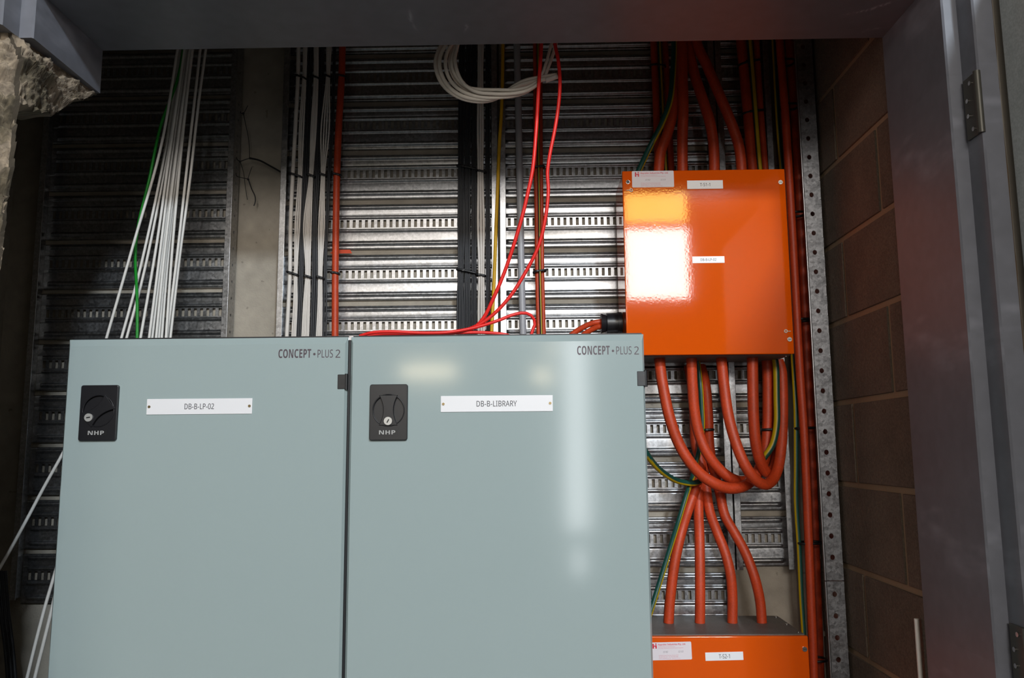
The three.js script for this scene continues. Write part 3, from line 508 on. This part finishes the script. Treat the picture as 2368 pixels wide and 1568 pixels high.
strand('white_cable', 3, 0.0023, M.white, [[100, 706, 11], [178, 704, 10], [300, 697, 13], [405, 694, 11], [520, 688, 13], [632, 684, 9], [700, 683, 11], [800, 678, 12]], DS, 'thin white cable of the first strand beside the thick white cable', 'first strand of thin white cables');
strand('black_cable', 3, 0.0027, M.darkGrey, [[100, 719, 13], [178, 716, 13], [300, 711, 13], [405, 706, 13], [520, 700, 12], [632, 696.5, 12], [700, 693, 13], [800, 689, 13]], DS + 0.004, 'black cable between the first and second white strands', 'black cables between the first and second white strands');
strand('white_cable', 5, 0.0022, M.white, [[100, 731, 12], [178, 731, 12], [300, 725, 15], [405, 719.5, 11], [520, 711, 20], [632, 712, 13], [700, 709, 17], [800, 705, 19]], DS, 'thin white cable of the middle strand between the black cables', 'middle strand of thin white cables');
strand('black_cable', 3, 0.0028, M.darkGrey, [[100, 745, 13], [178, 743, 13], [300, 736, 12], [405, 733, 13], [520, 728, 12], [632, 728, 14], [700, 726, 14], [800, 723, 14]], DS + 0.004, 'black cable between the second and third white strands', 'black cables between the second and third white strands');
strand('white_cable', 4, 0.0022, M.white, [[100, 761, 13], [178, 758.5, 10], [300, 752, 22], [405, 747, 11], [520, 743.5, 16], [632, 740.5, 11], [700, 740, 13], [800, 737, 16]], DS, 'thin white cable of the third strand near the long orange cable', 'third strand of thin white cables');
strand('black_cable', 2, 0.0025, M.darkGrey, [[100, 774, 8], [300, 768, 8], [405, 761, 8], [520, 756, 8], [632, 752, 8], [700, 752, 10], [800, 751, 10]], DS + 0.006, 'black cable right of the third white strand', 'black cables right of the third white strand');
cable('orange_cable', [up([792, 100, DS], 0.3), [792, 100, DS], [790, 178, DS], [783, 300, DS], [779, 405, DS], [777, 520, DS], [775.5, 632, DS], [775, 790, DS - 0.01]], 0.0094, M.orangeCable, 'single straight orange cable on the second tray');
// middle bundle: black, white, black
strand('black_cable', 4, 0.0026, M.darkGrey, [[95, 1069, 15], [165, 1068, 15], [300, 1067, 16], [388, 1066, 14], [520, 1066, 16], [628, 1065.5, 14], [700, 1064, 16], [790, 1064, 17]], DS, 'black cable of the left black strand under the white coil', 'left black strand under the white coil');
strand('black_cable', 4, 0.0026, M.darkGrey, [[95, 1084, 13], [165, 1083, 13], [300, 1082, 14], [388, 1081, 14], [520, 1080, 16], [628, 1081, 14], [700, 1080, 17], [790, 1080, 18]], DS, 'black cable of the middle black strand under the white coil', 'middle black strand under the white coil');
strand('black_cable', 3, 0.0026, M.darkGrey, [[95, 1097, 12], [165, 1096, 12], [300, 1096, 12], [388, 1096, 12], [520, 1096, 13], [628, 1096, 12], [700, 1096, 13], [790, 1096, 13]], DS, 'black cable of the strand left of the white trio under the coil', 'black strand left of the white trio');
strand('white_cable', 3, 0.0034, M.white, [[95, 1112, 15], [165, 1111, 14], [300, 1111, 17], [388, 1111, 15], [520, 1112, 19], [628, 1113, 15], [700, 1113, 18], [790, 1113, 18]], DS - 0.004, 'white cable of the trio among the black strands', 'white trio among the black strands');
strand('black_cable', 3, 0.0023, M.darkGrey, [[95, 1128, 11], [165, 1128, 11], [300, 1128, 11], [388, 1128, 11], [520, 1128, 11], [628, 1129, 11], [700, 1129, 11], [790, 1130, 11]], DS, 'black cable between the white trio and the yellow cable', 'black strand by the yellow cable');
cable('yellow_cable', [up([1163, 95, 2.12], 0.3), [1163, 95, 2.12], [1160, 250, 2.12], [1155, 330, 2.12], [1151, 430, 2.12], [1147, 530, 2.12], [1143, 640, 2.11], [1137, 765, 2.1], [1136, 795, 2.1]], 0.0046, M.yellow, 'yellow cable running down over the tray flanges');
cable('grey_conduit', [up([1195, 95, 2.15], 0.3), [1195, 95, 2.15], [1198.5, 250, 2.15], [1202, 430, 2.15], [1206, 640, 2.15], [1210, 790, 2.15]], 0.0092, M.greyPipe, 'straight grey plastic conduit beside the red cables', null, { cat: 'conduit', rad: 16 });
{
  const c = [[95, 1243], [388, 1245], [520, 1247], [628, 1248], [790, 1252]];
  const line = (dx, d) => [up([c[0][0 + 1] + dx, 95, d], 0.3), ...c.map(([py, px]) => [px + dx, py, d])];
  cable('orange_cable', line(-5.5, 2.155), 0.0064, M.orangeCable, 'left orange cable of the tied pair behind the red cables');
  cable('orange_cable', line(6, 2.157), 0.0058, M.orangeCable, 'right orange cable of the tied pair behind the red cables');
  const e = tag(mesh('earth_cable', earthGeo(line(0.5, 2.143), 0.0030, -0.1, 0.6), M.earth), 'thin green and yellow earth cable between the tied orange pair', 'cable');
}
// red cables
cable('red_cable', [up([1254, 90, 1.72], 0.2), [1252, 97, 1.72], [1247, 180, 1.72], [1240, 300, 1.72], [1232, 390, 1.725], [1222, 440, 1.73], [1205, 510, 1.74], [1170, 620, 1.76], [1141, 690, 1.77], [1117, 737, 1.78], [1096, 758, 1.785], [1060, 768, 1.79], [1030, 773, 1.79]], 0.0042, M.red, 'left red cable hanging straight past the white coil');
cable('red_cable', [up([1280, 90, 1.72], 0.2), [1283, 97, 1.72], [1291, 140, 1.715], [1295, 190, 1.71], [1292, 240, 1.71], [1283, 300, 1.715], [1271, 360, 1.72], [1266, 400, 1.725], [1268, 440, 1.73], [1262, 500, 1.735], [1245, 570, 1.745], [1215, 630, 1.755], [1180, 685, 1.76], [1140, 728, 1.765], [1105, 752, 1.77], [1060, 768, 1.775], [1000, 774, 1.77]], 0.0040, M.red, 'right red cable hanging in a bend past the white coil end');
cable('red_cable', [[1225, 785, 1.80], [1232, 763, 1.80], [1237, 748, 1.80], [1231, 732, 1.795], [1215, 724, 1.79], [1190, 727, 1.785], [1150, 742, 1.78], [1100, 757, 1.765], [1040, 768, 1.75], [980, 770, 1.745], [900, 767, 1.74], [862, 769, 1.74], [845, 773, 1.742], [832, 777.5, 1.745]], 0.0036, M.red, 'red cable curling in a loop and lying along the top of the right board');
cable('red_cable', [[1195, 782, 1.78], [1170, 774, 1.775], [1120, 769, 1.77], [1060, 769.5, 1.765], [960, 774, 1.76], [880, 773, 1.765], [840, 778, 1.77]], 0.0035, M.red, 'red cable lying flat behind the looped one on the right board');
// white coil
{
  const coil = [
    [[[1034, 80], [1024, 98], [1010, 128], [1007, 150], [1014, 178], [1030, 203], [1062, 225], [1098, 234], [1130, 233], [1158, 222], [1185, 202], [1213, 187], [1240, 181], [1270, 176], [1288, 173]], 0.0047, 0],
    [[[1046, 80], [1034, 98], [1019, 125], [1016, 150], [1023, 177], [1038, 201], [1066, 221], [1100, 229], [1140, 228], [1175, 210], [1205, 196], [1240, 187], [1270, 181], [1288, 178]], 0.0047, -0.007],
    [[[1056, 80], [1046, 100], [1034, 122], [1030, 150], [1038, 180], [1058, 204], [1090, 220], [1125, 226], [1160, 225], [1200, 219], [1225, 208], [1240, 196]], 0.0042, -0.012],
    [[[1060, 80], [1052, 104], [1042, 130], [1040, 150], [1050, 180], [1068, 200], [1096, 216], [1125, 225], [1150, 224]], 0.0042, -0.004],
    [[[1064, 80], [1056, 105], [1045, 135], [1046, 160], [1060, 185], [1082, 202], [1110, 207], [1150, 208], [1190, 208], [1222, 201], [1240, 190]], 0.0042, -0.016],
    [[[1064, 80], [1058, 105], [1052, 140], [1068, 188], [1100, 212], [1140, 217], [1180, 217], [1215, 211], [1238, 199], [1250, 186]], 0.0042, -0.02],
    [[[1280, 78], [1276, 98], [1270, 120], [1262, 148], [1252, 174], [1235, 190], [1205, 202], [1175, 210]], 0.0036, 0.002],
    [[[1290, 78], [1286, 100], [1279, 125], [1268, 155], [1258, 178], [1238, 184], [1210, 192], [1185, 204]], 0.0038, 0.008],
  ];
  coil.forEach(([p, r, dz], i) => cable('white_cable', p.map(([x, y]) => [x, y, 1.765 + dz]), r, M.cream, i === 6 ? 'left strand of the white coil rising to the door head on the right' : i === 7 ? 'right strand of the white coil rising to the door head on the right' : i < 2 ? ['outermost turn of the white cable coil ending in a cut end', 'second turn from the outside of the white cable coil'][i] : `inner turn of the coiled white cable under the door head, ${ORD[i - 1]} from the outside`, i < 2 ? 'outer turns of the white coil' : i < 6 ? 'inner turns of the white coil' : null, { caps: true }));
  cable('flat_white_cable', [[1262, 186, 1.752], [1276, 181, 1.75], [1289, 176, 1.75]], 0.0056, M.white, 'thick cut white end sticking out of the coil', null, { caps: true });
}
// stray wires on the concrete strip between the trays
{
  const w = [[[[556, 258], [557, 262], [563, 262]], 0.0012], [[[573, 244], [566, 258], [563, 262]], 0.0009], [[[563, 262], [568, 288], [574, 316], [577, 345], [577, 366]], 0.001], [[[577, 366], [567, 369], [555, 373], [548, 368], [547, 363]], 0.0013], [[[579, 366], [600, 371], [625, 384], [650, 398]], 0.0026], [[[555, 373], [563, 398], [567, 430], [572, 462]], 0.0009], [[[546, 400], [547, 407], [560, 411], [573, 414]], 0.0011], [[[582, 387], [576, 405], [573, 414]], 0.0009], [[[574, 414], [582, 437], [590, 455], [590, 468], [587, 476]], 0.0016]];
  const t = thing('wire_scraps', 'thin black cut wires tangled on the concrete strip beside the left tray', 'wire');
  w.forEach(([p, r]) => mesh('wire', tubeGeo(p.map(([x, y]) => [x, y, 2.175]), r, { rad: 6, step: 0.006 }), M.black, t));
  for (const [x, y] of [[563, 262], [578, 366], [555, 374], [574, 415]]) { const p = at(x, y, 2.175); mesh('knot', moved(new THREE.IcosahedronGeometry(0.0032, 1), p.x, p.y, p.z), M.black, t); }
}
{
  const a = at(764, 586.5, 2.188), b = at(771, 577.5, 2.188), c = at(810, 577.5, 2.188), d = at(814, 586, 2.188), s = new THREE.Shape([a, d, c, b].map((p) => new THREE.Vector2(p.x, p.y)));
  const g = new THREE.ExtrudeGeometry(s, { depth: 0.001, bevelEnabled: false }); g.translate(0, 0, a.z); tag(mesh('orange_tag', g, M.orangeTag), 'small orange tag behind the single orange cable', 'tag');
}
// big orange cables over the upper box
const T1Y = B1.y1, boxIn = (px, d) => { const p = at(px, 393, d); p.y = T1Y; return p; };
const overTop = (px, d) => up([px, 90, d], 0.3);
cable('orange_cable', [overTop(1511, 2.16), [1511.5, 95, 2.16], [1516, 200, 2.16], [1519, 290, 2.162], [1522, 400, 2.167], [1524, 470, 2.167]], 0.0098, M.orangeCable, 'orange cable at the left of the cables above the upper box');
tag(mesh('earth_cable', earthGeo([overTop(1525, 2.15), [1525, 95, 2.15], [1530, 200, 2.15], [1534, 290, 2.152], [1540, 400, 2.162], [1543, 470, 2.164]], 0.0046, -0.5, 0.75), M.earth), 'green and yellow earth cable tied beside the leftmost orange cable above the box', 'cable');
cable('orange_cable', [overTop(1538, 2.165), [1538, 95, 2.165], [1545, 250, 2.165], [1553, 400, 2.167], [1556, 470, 2.167]], 0.0085, M.orangeCable, 'shadowed orange cable behind the left earth cable above the upper box');
tag(mesh('earth_cable', earthGeo([overTop(1561, 2.03), [1559, 97, 2.03], [1556, 175, 2.025], [1549, 235, 2.02], [1530, 287, 2.015], [1504, 338, 2.02], [1485, 378, 2.04], [1474, 402, 2.05]], 0.0075, 0.45, 2), M.earth), 'thick green and yellow earth cable swinging left behind the upper box', 'cable');
cable('orange_cable', [overTop(1568, 2.07), [1567, 95, 2.07], [1563, 190, 2.07], [1556, 260, 2.065], [1543, 310, 2.06], [1528, 352, 2.06], boxIn(1521, 2.06)], 0.0140, M.orangeCable, 'first thick orange cable from the left entering the top of the upper box');
cable('orange_cable', [overTop(1577, 2.05), [1577, 95, 2.05], [1578, 180, 2.05], [1580, 250, 2.05], [1578, 320, 2.055], boxIn(1577.5, 2.06)], 0.0140, M.orangeCable, 'second thick orange cable from the left entering the top of the upper box');
cable('orange_cable', [overTop(1588, 2.075), [1591, 95, 2.075], [1604, 165, 2.07], [1625, 230, 2.065], [1642, 285, 2.06], [1650, 335, 2.06], boxIn(1651, 2.06)], 0.0138, M.orangeCable, 'third thick orange cable from the left entering the top of the upper box');
cable('orange_cable', [overTop(1600, 2.06), [1610, 95, 2.06], [1634, 150, 2.06], [1664, 220, 2.06], [1693, 290, 2.06], [1709, 340, 2.06], boxIn(1716, 2.06)], 0.0136, M.orangeCable, 'fourth thick orange cable slanting right into the top of the upper box');
cable('orange_cable', [overTop(1714, 2.14), [1714, 95, 2.14], [1722, 180, 2.14], [1731, 280, 2.138], [1740, 385, 2.132], boxIn(1744, 2.13)], 0.0138, M.orangeCable, 'thick orange cable tied beside the earth cable above the upper box at right');
tag(mesh('earth_cable', earthGeo([overTop(1733, 2.125), [1734, 95, 2.125], [1741, 180, 2.125], [1750, 300, 2.122], [1757, 385, 2.118], boxIn(1760, 2.115)], 0.0064, -0.62, 0.62), M.earth), 'green and yellow earth cable tied between two orange cables above the box at right', 'cable');
cable('orange_cable', [overTop(1748, 2.15), [1749, 95, 2.15], [1757, 230, 2.148], [1769, 385, 2.136], boxIn(1772, 2.133)], 0.0088, M.orangeCable, 'thin orange cable at the right of the tied earth cable above the upper box');
// long run beside the perforated rail
cable('orange_cable', [overTop(1800, 2.1), [1803, 95, 2.1], [1815, 250, 2.1], [1829, 480, 2.1], [1838, 640, 2.1], [1848, 830, 2.1], [1860, 1010, 2.1], [1868, 1200, 2.1], [1877, 1430, 2.1], [1883, 1600, 2.1]], 0.0108, M.orangeCable, 'long orange cable running full height beside the perforated rail');
cable('orange_cable', [overTop(1824, 2.15), [1826, 95, 2.15], [1841, 300, 2.15], [1854, 560, 2.15], [1866, 830, 2.15], [1878, 1100, 2.15], [1890, 1430, 2.15], [1896, 1600, 2.15]], 0.0125, M.orangeCable, 'long shadowed orange cable behind the perforated rail');
tag(mesh('earth_cable', earthGeo([overTop(1787, 2.14), [1789, 95, 2.14], [1800, 300, 2.14], [1810, 420, 2.155], [1824, 650, 2.155], [1834, 830, 2.13], [1840, 950, 2.12], [1841, 1060, 2.12], [1841, 1160, 2.12], [1848, 1270, 2.12], [1853, 1380, 2.12], [1858, 1458, 2.12], [1860, 1500, 2.12]], 0.0058, -1.1, -0.4), M.earth), 'long green and yellow earth cable beside the long orange cable', 'cable');
// loops under the upper box
const boxOut = (px, d) => { const p = at(px, 829, d); p.y = B1.y0 - 0.0005; return p; };
const z2 = (x, y, d) => [1460 + x / 4.126, 820 + y / 4.126, d];
cable('orange_cable', [boxOut(1525, 2.05), z2(285, 200, 2.04), z2(320, 400, 2.035), z2(365, 600, 2.03), z2(440, 820, 2.03), z2(540, 1000, 2.03), z2(660, 1140, 2.035), z2(790, 1228, 2.04), z2(910, 1272, 2.05), z2(1020, 1272, 2.06), z2(1120, 1225, 2.075), z2(1210, 1110, 2.095), z2(1275, 930, 2.11), z2(1298, 700, 2.12), z2(1302, 400, 2.125), z2(1298, 150, 2.125), boxOut(1773, 2.125)], 0.0139, M.orangeCable, 'first orange loop from the left under the upper box, the longest and lowest');
cable('orange_cable', [boxOut(1599, 2.05), z2(580, 250, 2.055), z2(598, 500, 2.06), z2(640, 740, 2.065), z2(718, 930, 2.065), z2(830, 1085, 2.07), z2(950, 1180, 2.075), z2(1060, 1210, 2.09), z2(1170, 1170, 2.115), z2(1260, 1050, 2.14), z2(1310, 850, 2.155), z2(1330, 600, 2.16), z2(1335, 110, 2.165)], 0.0136, M.orangeCable, 'second orange loop from the left under the upper box');
cable('orange_cable', [boxOut(1668, 2.05), z2(885, 300, 2.035), z2(930, 600, 2.02), z2(1000, 850, 2.01), z2(1080, 1045, 2.005), z2(1170, 1180, 2.01), z2(1265, 1240, 2.025), z2(1340, 1205, 2.05), z2(1398, 1080, 2.075), z2(1432, 850, 2.095), z2(1444, 600, 2.11), z2(1442, 300, 2.12), z2(1432, 150, 2.125), boxOut(1800, 2.13)], 0.0136, M.orangeCable, 'third orange loop from the left swinging up at the right under the upper box');
cable('orange_cable', [boxOut(1740, 2.05), z2(1158, 300, 2.05), z2(1166, 600, 2.05), z2(1188, 850, 2.055), z2(1232, 1020, 2.065), z2(1300, 1135, 2.085), z2(1362, 1090, 2.11), z2(1395, 950, 2.13), z2(1405, 700, 2.145), z2(1405, 300, 2.16), z2(1402, 110, 2.165)], 0.0138, M.orangeCable, 'fourth orange loop, the tightest, under the right of the upper box');
tag(mesh('earth_cable', earthGeo([boxOut(1792, 2.097), z2(1380, 120, 2.097), z2(1386, 400, 2.094), z2(1386, 680, 2.085), z2(1345, 865, 2.082), z2(1280, 965, 2.085), z2(1235, 1022, 2.098)], 0.0082, -1.1, -0.25), M.earth), 'green and yellow earth cable bending left inside the orange loops', 'cable');
// cables dropping into the lower box
const z3 = (x, y, d) => [1460 + x / 4.042, 1180 + y / 4.042, d];
const in2 = (px, d) => { const p = at(px, 1442, d); p.y = B2.y1 + 0.0015; return p; };
const dB = 2.067, from = (dx, d) => [z2(606 + dx, 110, d + 0.012), z2(640 + dx, 300, d), z2(660 + dx, 600, d), z2(670 + dx, 850, d)];
cable('orange_cable', [...from(-60, 2.15), z2(668, 1060, 2.14), z2(628, 1230, 2.12), z3(525, 10, 2.1), z3(468, 200, 2.08), z3(412, 450, 2.07), z3(376, 700, dB), z3(356, 900, dB), in2(1546, dB)], 0.0128, M.orangeCable, 'first orange cable from the left dropping into the lower box');
cable('orange_cable', [...from(0, 2.16), z2(650, 1060, 2.15), z2(645, 1230, 2.13), z3(628, 20, 2.11), z3(636, 220, 2.09), z3(641, 500, 2.075), z3(643, 800, dB), in2(1618.5, dB)], 0.0128, M.orangeCable, 'second orange cable from the left dropping straight into the lower box');
cable('orange_cable', [...from(35, 2.155), z2(690, 1060, 2.15), z2(715, 1280, 2.13), z3(735, 20, 2.11), z3(800, 200, 2.09), z3(878, 400, 2.075), z3(927, 600, dB), z3(944, 800, dB), in2(1693.5, dB)], 0.0126, M.orangeCable, 'third orange cable from the left dropping into the lower box');
cable('orange_cable', [z2(668, 115, 2.165), z2(712, 300, 2.13), z2(736, 600, 2.125), z2(750, 900, 2.13), z2(795, 1130, 2.135), z2(850, 1350, 2.12), z3(875, 50, 2.105), z3(970, 220, 2.09), z3(1062, 390, 2.08), z3(1150, 620, dB), z3(1203, 850, dB), in2(1762, dB)], 0.0125, M.orangeCable, 'rightmost orange cable slanting down into the lower box');
tag(mesh('earth_cable', earthGeo([boxOut(1613, 2.12), z2(645, 150, 2.12), z2(662, 320, 2.115), z2(672, 500, 2.115), z2(678, 690, 2.115), z2(655, 880, 2.12), z2(618, 1040, 2.125), z2(580, 1180, 2.11), z2(535, 1310, 2.08), z3(448, 80, 2.06), z3(380, 300, 2.03), z3(300, 560, 2.0), z3(205, 870, 1.97), z3(150, 1040, 1.96)], 0.0062, 0.5, 2), M.earth), 'green and yellow earth cable slanting down left behind the right board', 'cable');
tag(mesh('earth_cable', earthGeo([z2(60, 800, 1.93), z2(165, 975, 1.95), z2(235, 1065, 1.98), z2(335, 1150, 2.02), z2(450, 1208, 2.06), z2(600, 1228, 2.08), z2(680, 1190, 2.1)], 0.0072, -2, -0.55, 'y'), M.earth), 'green and yellow earth cable sagging out from behind the right board', 'cable');
// orange cables into the side gland
cable('orange_cable', [[1300, 795, 2.03], [1325, 772, 2.04], [1350, 756, 2.06], [1372, 747, 2.075], [1396, 743, 2.08]], 0.0072, M.orangeCable, 'upper orange cable entering the black side gland');
cable('orange_cable', [[1330, 800, 2.02], [1345, 779, 2.03], [1365, 764, 2.055], [1380, 757, 2.07], [1396, 753, 2.078]], 0.0072, M.orangeCable, 'lower orange cable entering the black side gland');
// white strip at the foot of the right reveal
{
  const a = at(2115, 1431, 1.66), b = at(2123, 1431, 1.66), c = at(2135, 1620, 1.66);
  const t = mesh('white_conduit', tubeGeo([V3((a.x + b.x) / 2, a.y, -1.66), V3((a.x + b.x) / 2, a.y - 0.3, -1.66), V3((a.x + b.x) / 2, 0.02, -1.66)], 0.0045, { rad: 12 }), M.white);
  tag(t, 'slim white conduit standing against the block wall low at the right jamb', 'conduit');
}

// ------------------------------------------------------------------ cable ties
function tie(px, py, d, wpx, depth, slant, label) {
  const p = at(px, py, d), a = wpx / 2 * d / F + 0.0018, t = thing('cable_tie', label, 'cable tie', null, p), pts = [];
  for (let i = 0; i < 20; i++) { const u = i / 20 * 2 * Math.PI, c = Math.cos(u), s = Math.sin(u), x = a * Math.sign(c) * Math.abs(c) ** 0.7, z = depth * Math.sign(s) * Math.abs(s) ** 0.7; pts.push(V3(x, x * slant, z)); }
  const g = tubeGeo(pts, 0.0021, { closed: true, rad: 6, step: 0.004 }); g.scale(1, 1.5, 1); mesh('strap', g, M.black, t);
  const h = new RoundedBoxGeometry(0.0065, 0.0055, 0.005, 2, 0.001); h.translate(-a * 0.35, -a * 0.35 * slant, depth + 0.0012); mesh('tie_head', h, M.black, t);
}
for (const [py, n, dx] of [[178, 'top', 0], [405, 'middle', 0], [632, 'bottom', 0]]) {
  const k = { top: [694, 729, 758, 790], middle: [684, 719.5, 747, 779], bottom: [677, 712, 740.5, 775.5] }[n], wd = { top: [26, 15, 13, 19], middle: [27, 15, 14, 18], bottom: [25, 16, 14, 18] }[n];
  tie(k[0], py + 1, DS - 0.001, wd[0], 0.009, -0.22, `${n} black tie round the thick white cable and the first strand`);
  tie(k[1], py + (n === 'bottom' ? 8 : 2), DS - 0.002, wd[1], 0.008, -0.2, `${n} black tie round the middle white strand`);
  tie(k[2], py + (n === 'bottom' ? 10 : 0), DS - 0.002, wd[2], 0.008, -0.2, `${n} black tie round the third white strand`);
  tie(k[3], py, DS, wd[3], 0.0105, -0.12, `${n} black tie round the single straight orange cable`);
}
for (const [py, n] of [[388, 'upper'], [628, 'lower']]) {
  tie(1080, py, DS - 0.002, 46, 0.008, -0.15, `${n} black tie round the black strands under the white coil`);
  tie(1112.5, py + 9, DS - 0.005, 20, 0.0075, -0.12, `${n} black tie round the white trio`);
  tie(1246 + (py > 500 ? 2 : -1), py, 2.153, 27, 0.012, 0.1, `${n} thick black tie round the orange pair behind the red cables`);
}
tie(1521, 154, 2.158, 34, 0.012, -0.05, 'black tie at the top left of the orange cables above the upper box');
tie(1733, 148, 2.142, 54, 0.017, 0.15, 'upper black tie round the earth cable above the upper box at right');
tie(1742, 262, 2.142, 54, 0.017, 0.1, 'lower black tie round the earth cable above the upper box at right');
for (const [px, py, n] of [[1816, 145, 'topmost'], [1825, 247, 'second from the top'], [1842, 495, 'third from the top'], [1855, 740, 'fourth from the top'], [1865, 990, 'fifth from the top'], [1873, 1255, 'second from the bottom'], [1887, 1525, 'bottommost']]) tie(px, py, 2.118, py > 900 && py < 1400 ? 50 : 40, 0.022, 0.02, `${n} black tie on the long orange cable beside the rail`);
tie(1788, 993, 2.118, 52, 0.019, 0.02, 'black tie round the rising ends of the orange loops');
tie(1636, 994, 2.125, 24, 0.016, 0.02, 'black tie on the shadowed orange cable behind the loops');

renderer.render(scene, camera);
